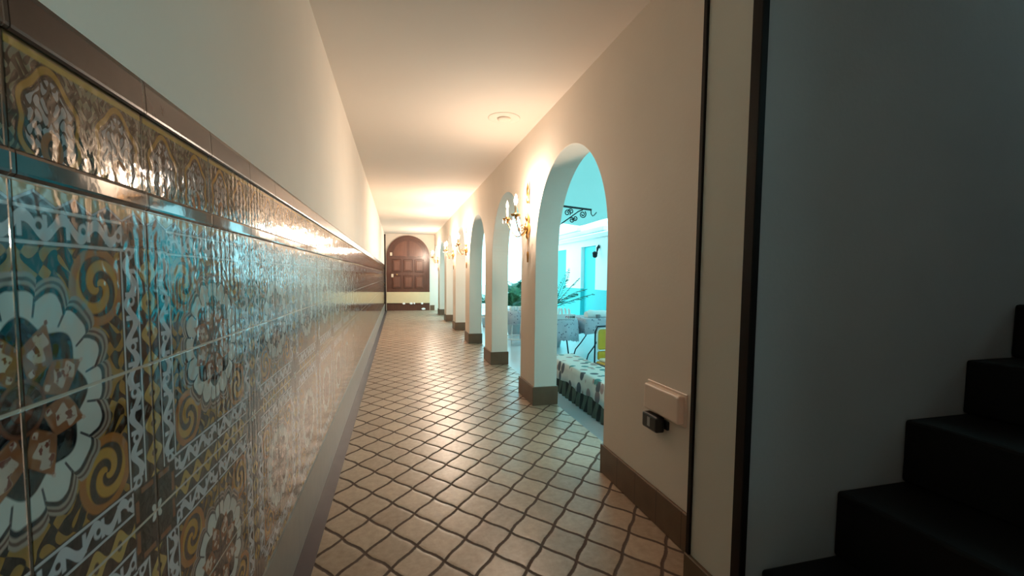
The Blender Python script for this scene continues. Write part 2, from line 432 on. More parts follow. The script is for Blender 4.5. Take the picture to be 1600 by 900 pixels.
face_pair([(ys, 0), (YEND, 0), (YEND, ztop), (ys, ztop)])
for y in (1.45, YEND):
    bm.faces.new([bm.verts.new(q) for q in ((B, y, 0), (B + WT, y, 0), (B + WT, y, ztop), (B, y, ztop))])
bmesh.ops.remove_doubles(bm, verts=bm.verts, dist=1e-4)
wr = struct('wall_right', bm, 'plaster')
bv = wr.modifiers.new('soft corners', 'BEVEL'); bv.width = 0.010; bv.segments = 2; bv.limit_method = 'ANGLE'; bv.angle_limit = math.radians(50)
# skirting: along the wall before the first arch, then round each pier
BH = 0.189
struct('baseboard_right', made(box, B - 0.014, B + 0.02, 1.455, ARCHES[0][0] + 0.012, 0.001, BH, 0.003, 1), 'skirting')
for i in range(6):
    y0, y1 = ARCHES[i][1], ARCHES[i + 1][0]
    struct('baseboard_right', made(box, B - 0.016, B + WT + 0.012, y0 - 0.014, y1 + 0.014, 0.001, BH, 0.003, 1), 'skirting')
# end wall with arched door
bm = bmesh.new(); box(bm, -A - 0.15, B + WT, YEND, YEND + 0.2, 0, H)
struct('wall_end', bm, 'plaster')
struct('baseboard_end', made(box, 1.155, B, YEND - 0.014, YEND, 0.0, BH), 'skirting')
struct('trim_5', made(box, -A, -A + 0.045, 16.0, 16.10, 0.0, H - 0.05), 'darktrim')

DX0, DX1 = -0.39, 1.135
dc, dh = (DX0 + DX1) / 2, (DX1 - DX0) / 2
DSP, DR = EYE + 0.66, 0.76
door = thing('door_1', 'dark panelled wooden door under a round arch at the far end of the corridor', 'door', (0, YEND, 0)); door['kind'] = 'structure'
def arch_poly(x0, x1, z0, zs, rise, n=28):
    c_, h_ = (x0 + x1) / 2, (x1 - x0) / 2
    return [(x0, z0), (x1, z0)] + [(c_ + h_ * math.cos(PI * k / n), zs + rise * math.sin(PI * k / n)) for k in range(n + 1)]
bm = bmesh.new(); prism(bm, arch_poly(DX0, DX1, 0.0, DSP, DR), 'Y', -0.030, -0.001)
obj('door_leaf', bm, 'doorwood', door)
# raised arched rim
bm = bmesh.new()
outer = arch_poly(DX0, DX1, 0.68, DSP, DR)[1:]; inner = arch_poly(DX0 + 0.09, DX1 - 0.09, 0.68, DSP, DR - 0.09)[1:]
outer.append((DX0, 0.68)); inner.append((DX0 + 0.09, 0.68))
for (o0, o1), (i0, i1) in zip(zip(outer, outer[1:]), zip(inner, inner[1:])): prism(bm, [o0, o1, i1, i0], 'Y', -0.052, -0.030)
obj('rim_moulding', bm, 'doorwood', door)
def raised(x0, x1, z0, z1):
    bm = bmesh.new(); box(bm, x0, x1, -0.055, -0.029, z0, z1, 0.015, 1)
    pn = obj('panel', bm, 'doorwood', door)
    obj('raised_field', made(box, x0 + 0.05, x1 - 0.05, -0.075, -0.052, z0 + 0.055, z1 - 0.055, 0.014, 1), 'panelwood', pn)
for row in ((0.80, 1.28), (1.40, 1.86)):
    for k in range(3):
        xx = -0.20 + k * 0.40
        raised(xx, xx + 0.33, *row)
for sx in (-1, 1):                     # two quarter-round panels at the head
    bm = bmesh.new()
    poly = [(dc + sx * 0.05, 1.98), (dc + sx * 0.53, 1.98)] + [(dc + sx * (0.05 + 0.48 * math.cos(PI / 2 * k / 10)), 1.98 + 0.54 * math.sin(PI / 2 * k / 10)) for k in range(1, 11)]
    prism(bm, poly, 'Y', -0.060, -0.029); obj('panel', bm, 'panelwood', door)
kp = obj('kick_panel', made(box, DX0 - 0.005, DX1 + 0.005, -0.075, -0.031, 0.275, 0.675, 0.004, 1), 'kick', door); kp['label'] = 'cream panel across the foot of the door'
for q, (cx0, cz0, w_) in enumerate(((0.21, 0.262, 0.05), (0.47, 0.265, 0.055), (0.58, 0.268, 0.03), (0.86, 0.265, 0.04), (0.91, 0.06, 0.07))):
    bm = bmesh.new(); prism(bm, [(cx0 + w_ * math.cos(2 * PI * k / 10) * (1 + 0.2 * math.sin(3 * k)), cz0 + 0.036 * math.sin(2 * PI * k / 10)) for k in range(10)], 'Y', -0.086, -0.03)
    obj('daylight_spot', bm, 'daylight', door)  # white patches standing in for daylight through gaps at the door foot
o = obj('lock_plate', made(box, -0.265, -0.185, -0.062, -0.05, 1.98, 2.10, 0.006, 1), 'lockplate', door); o['label'] = 'pale lock plate'
bm = bmesh.new(); box(bm, -0.225, -0.15, -0.062, -0.05, 1.21, 1.33, 0.006, 1); obj('lock_plate', bm, 'lockplate', door)
bm = bmesh.new(); lathe(bm, [(0.012, -0.05), (0.012, -0.075), (0.028, -0.085), (0.028, -0.1), (0.012, -0.11)], 0, 0, 0, 12)
for v_ in bm.verts: v_.co = Vector((v_.co.x - 0.03, v_.co.z, v_.co.y + 1.305))
obj('door_knob', bm, 'brass', door)

# wall behind the camera, pier and stair wall at the right
struct('wall_back', made(box, -A - 0.15, 5.2, YB - 0.12, YB, 0, H), 'backwall')
XS, YS0, YS1 = 1.136, 1.200, 1.4555
struct('wall_stair', made(box, XS, 5.2, YS0, YS1, 0, 4.6), 'stairwall')
pf = struct('wall_pier', made(box, XS - 0.006, XS + 0.002, YS0 + 0.005, YS1 + 0.002, 0, H), 'plaster')
bm = bmesh.new(); box(bm, XS - 0.016, XS + 0.010, YS1 - 0.012, YS1 + 0.009, BH, H, 0.002, 1)
struct('trim_6', bm, 'darktrim')
bm = bmesh.new(); box(bm, XS - 0.016, XS + 0.012, YS0 - 0.020, YS0 + 0.024, 0.001, H, 0.003, 1)
struct('trim_7', bm, 'darktrim')
struct('baseboard_pier', made(box, XS - 0.022, XS, YS0 + 0.024, YS1 + 0.011, 0.001, BH, 0.003, 1), 'skirting')
XH, ZH = 2.4, 4.6
bm = bmesh.new()                                   # stairwell end wall; unseen window opening added, sized to light the stair wall
for y0_, y1_, z0_, z1_ in ((YB - 0.1, YS1, 0, 3.1), (YB - 0.1, 0.12, 3.1, 4.4), (1.08, YS1, 3.1, 4.4), (YB - 0.1, YS1, 4.4, ZH)): box(bm, 5.2, 5.32, y0_, y1_, z0_, z1_)
struct('wall_stairend', bm, 'stairwall')
wf = bmesh.new()
for y0_, y1_, z0_, z1_ in ((0.12, 0.16, 3.1, 4.4), (1.04, 1.08, 3.1, 4.4), (0.58, 0.62, 3.1, 4.4), (0.16, 1.04, 3.1, 3.14), (0.16, 1.04, 4.36, 4.4)): box(wf, 5.22, 5.28, y0_, y1_, z0_, z1_)
struct('unseen_window', wf, 'white_paint')
struct('wall_stairnear', made(box, 1.5, 5.2, -0.12, 0.0, 0, ZH), 'stairwall')
bm = bmesh.new(); box(bm, B + WT + 0.001, XH, 0.0, YS0 - 0.001, H, H + 0.14); box(bm, B + WT + 0.001, 5.2, YB, -0.12, H, H + 0.14)
struct('ceiling_stair', bm, 'ceiling')
struct('wall_stairhead', made(box, XH - 0.12, XH, 0.0, YS0, H + 0.14, ZH), 'stairwall')
struct('ceiling_stairhead', made(box, XH - 0.12, 5.32, -0.12, YS1, ZH, ZH + 0.1), 'ceiling')
# stairs
st_ = thing('staircase', 'dark stone staircase climbing to the right beside the corridor', 'staircase', (0, 0, 0)); st_['kind'] = 'structure'
NOSE = [1.228, 1.553, 1.872, 2.18, 2.44, 2.74, 3.05, 3.36, 3.67, 3.98]
TOPS = [0.280, 0.525, 0.768, 0.985, 1.203, 1.43, 1.66, 1.89, 2.12, 2.35]
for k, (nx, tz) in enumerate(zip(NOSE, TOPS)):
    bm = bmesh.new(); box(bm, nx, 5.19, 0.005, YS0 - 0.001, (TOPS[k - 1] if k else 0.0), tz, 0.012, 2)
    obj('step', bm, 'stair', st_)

# ------------------------------------------------------------------ corridor fittings
t = thing('ceiling_plate', 'round plaster plate with a dimple set flush in the corridor ceiling', 'ceiling plate', (0.97, 4.05, H))
bm = bmesh.new()
lathe(bm, [(0.15, 0.0), (0.145, -0.003), (0.12, -0.005), (0.080, -0.006), (0.076, -0.005)], n=32); obj('plate', bm, 'ceiling', t)
bm = bmesh.new(); lathe(bm, [(0.066, -0.004), (0.062, -0.016), (0.04, -0.024), (0.01, -0.027)], n=24); obj('cover', bm, 'plaster', t)

t = thing('socket_box', 'cream rounded plastic box fixed low on the wall before the first arch', 'socket box', (B, 1.90, 0.61))
bm = bmesh.new(); box(bm, -0.040, 0.0, -0.150, 0.150, -0.010, 0.128, 0.012, 3); obj('casing', bm, 'white_plastic', t)
bm = bmesh.new(); box(bm, -0.006, 0.0, -0.165, 0.165, -0.02, 0.14, 0.003, 1); obj('wall_plate', bm, 'white_plastic', t)
t = thing('plug_adapter', 'black plug adapter with a small grey label under the cream box', 'plug', (B, 1.965, 0.50))
bm = bmesh.new(); box(bm, -0.062, -0.012, -0.075, 0.060, 0.012, 0.092, 0.010, 2); obj('body', bm, 'black_plastic', t)
bm = bmesh.new(); box(bm, -0.0635, -0.0615, -0.018, 0.006, 0.030, 0.078); obj('sticker', bm, 'grey_plastic', t)
bm = bmesh.new(); box(bm, -0.014, 0.003, -0.095, 0.02, 0.030, 0.075, 0.004, 1); obj('plug_base', bm, 'black_plastic', t)

# sconces
def sconce(lit):
    t = thing('wall_sconce', '', 'wall sconce', (B, 4.30, 0))
    z0 = EYE + 0.47
    bm = bmesh.new()
    lathe(bm, [(0.001, -0.095), (0.010, -0.085), (0.018, -0.065), (0.010, -0.045), (0.022, -0.03), (0.034, 0.0), (0.036, 0.03), (0.024, 0.06), (0.012, 0.08),
               (0.020, 0.10), (0.026, 0.12), (0.012, 0.15), (0.007, 0.20), (0.006, 0.30), (0.010, 0.33), (0.014, 0.36), (0.006, 0.40), (0.010, 0.43), (0.001, 0.48)], -0.03, 0, z0, 12)
    for s_ in (-1, 1):                 # leaves of the spear
        for zz_ in (0.26, 0.36):
            tube(bm, [(-0.03, 0, z0 + zz_), (-0.03, s_ * 0.016, z0 + zz_ + 0.02), (-0.03, s_ * 0.030, z0 + zz_ + 0.05), (-0.03, s_ * 0.024, z0 + zz_ + 0.085)], [0.004, 0.008, 0.006, 0.001], 6)
    obj('backplate', bm, 'brass', t)
    bm = bmesh.new(); tube(bm, [(-0.026, 0.0, z0 - 0.09), (-0.024, 0, z0 - 0.16), (-0.022, 0.003, z0 - 0.22)], 0.003, 6)
    tube(bm, [(-0.022, 0.003, z0 - 0.22), (-0.022, 0.003, z0 - 0.25), (-0.022, 0.003, z0 - 0.33)], [0.010, 0.013, 0.008], 8); obj('tassel', bm, 'brass', t)
    for i, dy in enumerate((-0.19, 0.15)):
        px, py = -0.205, dy
        bm = bmesh.new()
        pts = []
        for k in range(25):
            u_ = k / 24
            pts.append((-0.03 + (px + 0.03) * u_, py * u_, z0 + 0.03 - 0.125 * math.sin(PI * u_) + 0.06 * u_))
        tube(bm, pts, 0.0065, 8)
        sp_ = [(px * 0.55 + 0.035 * (1 - k / 18) * math.cos(k * 0.55) , py * 0.55 + 0.03 * (1 - k / 18) * math.cos(k * 0.55) * (1 if dy > 0 else -1), z0 + 0.0 + 0.042 * (1 - k / 18) * math.sin(k * 0.55)) for k in range(18)]
        tube(bm, sp_, 0.004, 6)
        ar = obj('arm', bm, 'brass', t)
        bm = bmesh.new(); lathe(bm, [(0.006, -0.03), (0.014, -0.012), (0.040, 0.0), (0.052, 0.012), (0.050, 0.016), (0.020, 0.010), (0.020, 0.030), (0.016, 0.032)], px, py, z0 + 0.11, 18)
        obj('drip_pan', bm, 'brass', t)
        for k in range(6):
            bm = bmesh.new(); a_ = k * PI / 3; lathe(bm, [(0.001, -0.05), (0.006, -0.038), (0.003, -0.018), (0.001, -0.004)], px + 0.047 * math.cos(a_), py + 0.047 * math.sin(a_), z0 + 0.118, 6)
            obj('crystal_drop', bm, 'crystal', t)
        bm = bmesh.new(); lathe(bm, [(0.0125, 0.14), (0.0125, 0.205), (0.013, 0.215), (0.011, 0.222)], px, py, z0, 14); obj('candle', bm, 'candle', t)
        bm = bmesh.new(); lathe(bm, [(0.008, 0.222), (0.014, 0.238), (0.0175, 0.255), (0.014, 0.278), (0.006, 0.302), (0.001, 0.315)], px, py, z0, 14)
        obj('bulb', bm, 'bulb' if lit[i] else 'dead_bulb', t)
    return t
s1 = sconce((True, False)); s1['label'] = 'brass two candle wall sconce with one unlit bulb on the pier by the first arch'
s1['group'] = 'brass wall sconces on the piers'
s2 = sconce((True, True)); s2['group'] = 'brass wall sconces on the piers'
s2.location.y = 8.42; s2['label'] = 'brass two candle wall sconce on the third pier from the camera'
dup(s2, (B, 10.46, 0), 'brass two candle wall sconce on the fourth pier from the camera')
dup(s2, (B, 14.54, 0), 'brass two candle wall sconce on the last pier, closest to the arched door')

# ------------------------------------------------------------------ courtyard
struct('floor_courtyard', made(box, B + WT, 6.4, -1.0, 20.4, CF - 0.1, CF), 'court_floor')
struct('wall_courtyard_south', made(box, B + WT, 6.4, 1.46, 1.56, CF, 3.6), 'white_paint')
struct('wall_courtyard_north', made(box, B + WT, 6.4, 20.2, 20.4, CF, 0.85), 'white_paint')
struct('beam_gallery', made(box, 5.40, 5.99, 17.20, 17.36, EYE + 1.12, EYE + 1.60, 0.006, 1), 'white_paint')
struct('wall_courtyard_upper', made(box, B + 0.04, B + WT, 1.46, 20.2, H + 0.14, EYE + 1.945), 'white_paint')
XF = 6.0
struct('wall_courtyard_far', made(box, XF, XF + 0.3, 1.46, 20.2, CF, EYE + 0.97), 'turquoise')
bm = bmesh.new(); box(bm, XF - 0.06, XF + 0.3, 1.46, 20.2, EYE + 0.97, EYE + 1.62); struct('trim_8', bm, 'white_paint')
k = 0
for (ya_, yb_) in ((3.0, 3.8), (5.2, 6.0), (7.4, 8.2), (9.4, 10.2), (11.55, 12.33), (13.43, 14.75), (16.6, 17.6), (19.2, 20.1)):
    bm = bmesh.new(); box(bm, XF - 0.12, XF, ya_, yb_, EYE - 0.40, EYE + 0.97)
    pw = struct('column_%d' % (k + 1), bm, 'white_paint'); k += 1
    bm = bmesh.new(); box(bm, XF - 0.125, XF, ya_ - 0.005, yb_ + 0.005, CF, EYE - 0.40); obj('dado', bm, 'turquoise', pw)
# stepped white rafters along the far gallery
for i, (xx, zz_, ye) in enumerate(((5.50, EYE + 1.42, 12.75), (5.72, EYE + 1.32, 11.4), (5.90, EYE + 1.18, 9.0))):
    tag(obj('rafter', made(box, xx - 0.07, xx + 0.07, ye, 17.21, zz_, zz_ + 0.13, 0.006, 1), 'white_paint'),
        ('short white rafter, foremost of the three over the far gallery', 'white rafter in the middle of the three over the far gallery', 'long white rafter against the far courtyard wall')[i], 'rafter', 'white rafters of the far gallery')
bm = bmesh.new()
NX_, NY_ = 8, 24
grid = [[bm.verts.new((B + 0.08 if i == 0 else B + WT + 0.02 + (5.43 - B - WT) * (i - 1) / (NX_ - 1), 2.45 + 10.15 * j / NY_, EYE + 1.951 - 0.39 * max(0, i - 1) / (NX_ - 1) + 0.008 * math.sin(j * 1.3) * (i > 1))) for j in range(NY_ + 1)] for i in range(NX_ + 1)]
for i in range(NX_):
    for j in range(NY_): bm.faces.new((grid[i][j], grid[i + 1][j], grid[i + 1][j + 1], grid[i][j + 1])).smooth = True
aw = obj('awning', bm, 'awning'); sol = aw.modifiers.new('thickness', 'SOLIDIFY'); sol.thickness = 0.004
tag(aw, 'teal translucent awning stretched above the courtyard tables', 'awning')

# iron bracket on the back of the first pier
BX, BY, BZ = B + WT, 4.35, EYE + 0.745
t = thing('iron_bracket', 'black wrought iron scroll bracket jutting from the first pier into the courtyard', 'bracket', (BX, BY, BZ))
def spiral(cx, cz, r0, turns, start, sgn=1, n=34):
    return [(cx + r0 * (1 - 0.8 * k / n) * math.cos(start + sgn * 2 * PI * turns * k / n), 0, cz + r0 * (1 - 0.8 * k / n) * math.sin(start + sgn * 2 * PI * turns * k / n)) for k in range(n + 1)]
bm = bmesh.new()
prism(bm, [(0.0, -0.008), (0.46, -0.040), (0.46, -0.022), (0.0, 0.012)], 'Y', -0.008, 0.008); obj('bar', bm, 'iron', t)
obj('brace', made(tube, [(0.0, 0, -0.27), (0.12, 0, -0.19), (0.22, 0, -0.12), (0.31, 0, -0.055), (0.36, 0, -0.035)], 0.006, 8), 'iron', t)
for cx0, cz0, r0, tn, s0, sg in ((0.06, -0.07, 0.055, 1.6, PI / 2, 1), (0.185, -0.075, 0.036, 1.5, -0.6, 1), (0.225, -0.058, 0.030, 1.4, PI, -1), (0.235, -0.150, 0.030, 1.5, 2.4, -1), (0.275, -0.128, 0.028, 1.4, PI, 1), (0.36, -0.083, 0.040, 1.7, 0.9, -1)):
    obj('scroll', made(tube, spiral(cx0, cz0, r0, tn, s0, sg), 0.0055, 6), 'iron', t)
obj('hook', made(tube, [(0.455, 0, -0.035), (0.458, 0, -0.075), (0.475, 0, -0.096), (0.495, 0, -0.085), (0.52, 0, -0.055)], 0.005, 6), 'iron', t)
obj('wall_bar', made(box, 0.0, 0.012, -0.012, 0.012, -0.30, 0.03), 'iron', t)

# far wall lantern
t = thing('wall_lantern', 'small black lantern on a white pillar of the far courtyard wall', 'lantern', (XF - 0.12, 12.08, EYE + 0.62))
obj('bracket', made(tube, [(0, 0, 0.24), (-0.03, 0, 0.30), (-0.06, 0, 0.24), (-0.08, 0, 0.12), (-0.12, 0, 0.06), (-0.16, 0, 0.10), (-0.18, 0, 0.14)], [0.03, 0.05, 0.04, 0.02, 0.02, 0.02, 0.012], 8), 'iron', t)
bm = bmesh.new(); lathe(bm, [(0.03, -0.08), (0.07, -0.05), (0.08, 0.05), (0.09, 0.07), (0.03, 0.11)], -0.19, -0.10, 0.02, 10); obj('lamp_body', bm, 'iron', t)

# bench with striped skirt and printed cloth
t = thing('bench', 'low bench with a dark green striped skirt just beyond the first arch', 'bench', (2.0, 4.3, CF))
L0, L1, BW, BHT = -1.3, 1.25, 0.36, 0.42
bm = bmesh.new(); box(bm, 0.0, BW, L0, L1, BHT - 0.05, BHT, 0.008, 2); obj('seat', bm, 'bench_wood', t)
for lx in (0.05, BW - 0.05):
    for ly in (L0 + 0.1, L1 - 0.1): obj('leg', made(box, lx - 0.025, lx + 0.025, ly - 0.025, ly + 0.025, 0.0, BHT - 0.05, 0.004, 1), 'bench_wood', t)
bm = bmesh.new(); n = 120
def pleat(k, xoff=0.0): return xoff - 0.012 + 0.010 * math.sin(k * 1.25)
prev = None
for k in range(n + 1):
    yy = L0 - 0.01 + (L1 - L0 + 0.02) * k / n
    cur = [bm.verts.new((pleat(k) * (0.5 + 0.7 * s_), yy, BHT - 0.02 - (BHT - 0.035) * s_)) for s_ in (0, 0.33, 0.66, 1)]
    if prev:
        for i in range(3): bm.faces.new((prev[i], cur[i], cur[i + 1], prev[i + 1])).smooth = True
    prev = cur
sk = obj('skirt', bm, 'skirt', t); sk.modifiers.new('thickness', 'SOLIDIFY').thickness = 0.003
bm = bmesh.new(); prev = None
n = 90
for k in range(n + 1):
    yy = L0 - 0.03 + (L1 - L0 + 0.06) * k / n
    wob_ = 0.006 * math.sin(k * 0.8) + 0.004 * math.sin(k * 0.33)
    dr = 0.205 + 0.012 * math.sin(k * 0.27)
    prof = [(-0.040 + wob_ * 1.5, -dr), (-0.036 + wob_, -dr * 0.6), (-0.030, -0.05), (-0.018, 0.004), (0.02, 0.012), (BW * 0.5, 0.010 + wob_ * 0.4), (BW - 0.02, 0.012), (BW + 0.015, 0.0), (BW + 0.022, -0.06), (BW + 0.03 + wob_, -0.16)]
    cur = [bm.verts.new((x_, yy, BHT + z_)) for x_, z_ in prof]
    if prev:
        for i in range(len(prof) - 1): bm.faces.new((prev[i], cur[i], cur[i + 1], prev[i + 1])).smooth = True
    prev = cur
cl = obj('printed_cloth', bm, 'leafcloth', loc=(2.0, 4.3, CF)); cl.modifiers.new('thickness', 'SOLIDIFY').thickness = 0.003
tag(cl, 'pale cloth printed with green and grey leaves draped over the low bench', 'cloth')

# yellow chair
t = thing('metal_chair', 'yellow padded chair with white piping and dark tube frame behind the bench', 'chair', (2.66, 5.02, CF), 0.12)
W2 = 0.23
def padded(name, x0, x1, y0, y1, z0, z1, mm):
    p_ = obj(name, made(box, x0, x1, y0, y1, z0, z1, 0.018, 3), mm, t); return p_
ub = padded('backrest', -W2 + 0.02, W2 - 0.02, 0.02, 0.05, 0.57, 0.83, 'yellow')
def loop(x0, x1, z0, z1, rr, y_, n=5):
    pts = []
    for cx0, cz0, a0 in ((x1 - rr, z1 - rr, 0), (x0 + rr, z1 - rr, PI / 2), (x0 + rr, z0 + rr, PI), (x1 - rr, z0 + rr, 1.5 * PI)):
        for k_ in range(n + 1):
            a_ = a0 + PI / 2 * k_ / n; pts.append((cx0 + rr * math.cos(a_), y_, cz0 + rr * math.sin(a_)))
    return pts + pts[:1]
obj('piping', made(tube, loop(-W2 + 0.012, W2 - 0.012, 0.56, 0.84, 0.05, 0.024), 0.009, 6), 'piping', ub)
padded('lumbar_pad', -W2 + 0.03, W2 - 0.03, 0.025, 0.05, 0.44, 0.55, 'yellow')
padded('seat', -W2, W2, -0.40, 0.03, 0.39, 0.43, 'yellow')
c0 = obj('seat_cushion', made(box, -W2 + 0.02, W2 - 0.02, -0.36, 0.0, 0.43, 0.47, 0.018, 3), 'cushion', t); c0['label'] = 'cream seat cushion'
for s_ in (-1, 1):
    obj('leg', made(tube, [(s_ * W2, 0.12, 0.0), (s_ * W2, 0.06, 0.40), (s_ * W2, 0.055, 0.80), (s_ * (W2 - 0.03), 0.055, 0.865), (s_ * 0.0, 0.055, 0.87)], 0.011, 8), 'steel_blue', t)
    obj('leg', made(tube, [(s_ * W2, -0.42, 0.0), (s_ * W2, -0.38, 0.38), (s_ * W2, -0.30, 0.40), (s_ * W2, 0.06, 0.40)], 0.011, 8), 'steel_blue', t)

# tables
def drape_round(cx, cy, zt, r_, drop, nseg=72, amp=0.02, rag=0.03):
    bm = bmesh.new(); c_ = bm.verts.new((cx, cy, zt)); rings = []
    for (f_, dz, wv_) in ((0.5, 0, 0), (0.96, 0.0, 0), (1.0, -0.008, 0), (1.012, -0.05, 0.3), (1.02, -drop * 0.5, 0.8), (1.03, -drop, 1.0)):
        ring = []
        for k_ in range(nseg):
            a_ = 2 * PI * k_ / nseg
            rr_ = r_ * f_ + amp * wv_ * math.sin(9 * a_) + 0.01 * wv_ * math.sin(23 * a_)
            ring.append(bm.verts.new((cx + rr_ * math.cos(a_), cy + rr_ * math.sin(a_), zt + dz + (rag * math.sin(4 * a_ + 0.6) + rag * 0.6 * abs(math.sin(18 * a_))) * (1 if f_ > 1.025 else 0))))
        rings.append(ring)
    for k_ in range(nseg): bm.faces.new((c_, rings[0][k_], rings[0][(k_ + 1) % nseg]))
    for a_, b_ in zip(rings, rings[1:]):
        for k_ in range(nseg): bm.faces.new((a_[k_], a_[(k_ + 1) % nseg], b_[(k_ + 1) % nseg], b_[k_])).smooth = True
    return bm
TZ1 = CF + 0.75
def round_table(cx, cy, r_, label, drop, clabel, legm='steel_blue', topm='white_paint'):
    t = thing('round_table', label, 'table', (cx, cy, CF))
    bm = bmesh.new(); lathe(bm, [(r_ - 0.012, 0.715), (r_ - 0.002, 0.722), (r_ - 0.002, 0.738), (r_ - 0.012, 0.744)], n=40); obj('tabletop', bm, topm, t)
    for k_ in range(4):
        a_ = PI / 4 + k_ * PI / 2 + 0.12
        ca, sa = math.cos(a_), math.sin(a_)
        obj('leg', made(tube, [(0.62 * r_ * ca, 0.62 * r_ * sa, 0.715), (0.66 * r_ * ca, 0.66 * r_ * sa, 0.40), (0.78 * r_ * ca, 0.78 * r_ * sa, 0.0)], 0.013, 8), legm, t)
    c_ = obj('tablecloth', drape_round(cx, cy, TZ1, r_ + 0.004, drop), 'lace'); c_.modifiers.new('thickness', 'SOLIDIFY').thickness = 0.002
    tag(c_, clabel, 'tablecloth'); return t
round_table(2.64, 7.40, 0.50, 'round table with slim dark legs seen through the first arch', 0.38, 'grey white lace cloth hanging over the round table in the first arch')
t = thing('dining_table', 'long table with curved dark tube legs to the right of the round table', 'table', (3.85, 7.45, CF))
obj('tabletop', made(box, -0.62, 0.62, -0.36, 0.36, 0.715, 0.744, 0.006, 1), 'white_paint', t)
for sx in (-1, 1):
    for sy in (-1, 1):
        obj('leg', made(tube, [(sx * 0.30, sy * 0.26, 0.715), (sx * 0.34, sy * 0.27, 0.36), (sx * 0.44, sy * 0.28, 0.22), (sx * 0.54, sy * 0.29, 0.10), (sx * 0.57, sy * 0.29, 0.0)], 0.012, 8), 'steel_blue', t)
bm = bmesh.new(); per = []
for k in range(81):
    u_ = k / 80 * 4
    i_, f_ = int(u_) % 4, u_ - int(u_)
    cs = [(-0.64, -0.38), (0.64, -0.38), (0.64, 0.38), (-0.64, 0.38)]
    a_, b_ = cs[i_], cs[(i_ + 1) % 4]
    per.append((a_[0] + (b_[0] - a_[0]) * f_, a_[1] + (b_[1] - a_[1]) * f_))
per = per[:80]
rows = []
for (zz_, gx) in ((0.751, 0.985), (0.749, 1.0), (0.70, 1.006), (0.60, 1.015), (0.47, 1.02)):
    rows.append([bm.verts.new((3.85 + x_ * gx + (0.010 * math.sin(k_ * 1.4) if zz_ < 0.69 else 0), 7.45 + y_ * gx * 1.005 + (0.010 * math.cos(k_ * 1.4) if zz_ < 0.69 else 0), CF + zz_ + (0.02 * math.sin(k_ * 0.5) if zz_ < 0.5 else 0))) for k_, (x_, y_) in enumerate(per)])
bm.faces.new(rows[0])
for a_, b_ in zip(rows, rows[1:]):
    for k in range(80): bm.faces.new((a_[k], a_[(k + 1) % 80], b_[(k + 1) % 80], b_[k])).smooth = True
c_ = obj('tablecloth', bm, 'lace'); c_.modifiers.new('thickness', 'SOLIDIFY').thickness = 0.002
tag(c_, 'grey white patterned cloth on the long table right of the round one', 'tablecloth')
# things on the tables
TT = TZ1 + 0.004
t = thing('napkin_tray', 'pale card tray with red and black lettering on the round table', 'tray', (2.78, 7.08, TT), 0.05)
bm = bmesh.new(); box(bm, -0.26, 0.21, -0.07, 0.08, 0.0, 0.085, 0.004, 1); obj('box', bm, 'paper', t)
for k, (ch_, xx, mm) in enumerate((('r', 0.015, 'ink_red'), ('c', 0.055, 'ink_red'), ('c', 0.095, 'ink'), ('o', 0.130, 'ink'), ('s', 0.168, 'ink'))):
    cu = bpy.data.curves.new('letter', 'FONT'); cu.body = ch_; cu.size = 0.075; cu.extrude = 0.0015; cu.offset = 0.0018
    tmp = bpy.data.objects.new('letter_outline', cu); C.objects.link(tmp)
    me = bpy.data.meshes.new_from_object(tmp.evaluated_get(bpy.context.evaluated_depsgraph_get()))
    bpy.data.objects.remove(tmp); bpy.data.curves.remove(cu); me.materials.clear(); me.materials.append(M[mm])
    o = bpy.data.objects.new('letter', me); C.objects.link(o); o.parent = t
    o.location = (xx, -0.0715, 0.024); o.rotation_euler = (PI / 2, 0, 0)
for k in range(6):
    xx = 2.56 + k * 0.068; lean = random.uniform(-0.25, 0.35); hh_ = random.uniform(0.10, 0.14)
    bm = bmesh.new()
    poly = [(-0.018, 0.0), (0.018, 0.0), (0.026 + lean * hh_ * 0.6, hh_ * 0.75), (lean * hh_, hh_), (-0.012 + lean * hh_ * 0.8, hh_ * 0.85)]
    prism(bm, poly, 'Y', -0.012, 0.012)
    o = obj('napkin', bm, 'linen', loc=(xx, 7.08, TT + 0.085))
    tag(o, 'white folded napkin standing in the row on the lettered tray', 'napkin', 'napkins standing on the tray')
bm = bmesh.new()
prof = [(-0.07, 0.0), (-0.075, 0.06), (-0.05, 0.105), (0.0, 0.125), (0.05, 0.105), (0.075, 0.06), (0.07, 0.0)]
prev = None
for k in range(25):
    xx = -0.36 + 0.84 * k / 24; sc_ = (1.0 if 1 < k < 23 else 0.8) * (1.08 - 0.25 * k / 24)
    cur = [bm.verts.new((xx, y_ * sc_ * 1.4, z_ * sc_ + 0.004 * math.sin(k * 0.9) * (z_ > 0.01))) for y_, z_ in prof]
    if prev:
        for i in range(len(prof) - 1): bm.faces.new((prev[i], cur[i], cur[i + 1], prev[i + 1])).smooth = True
        bm.faces.new((prev[-1], cur[-1], cur[0], prev[0]))
    else: bm.faces.new(cur)
    prev = cur
bm.faces.new(prev[::-1])
o = obj('rolled_cloth', bm, 'linen', loc=(3.70, 7.36, TT)); tag(o, 'long white rolled cloth lying on the long table', 'cloth')
t = thing('cup', 'small grey cup at the front edge of the long table', 'cup', (3.47, 7.13, TT))
bm = bmesh.new(); lathe(bm, [(0.028, 0.0), (0.034, 0.01), (0.040, 0.05), (0.042, 0.065), (0.037, 0.065), (0.032, 0.015), (0.005, 0.010)], n=18); obj('body', bm, 'earthen', t)
obj('handle', made(tube, [(0.036, 0, 0.05), (0.056, 0, 0.046), (0.06, 0, 0.030), (0.034, 0, 0.016)], 0.004, 6), 'earthen', t)

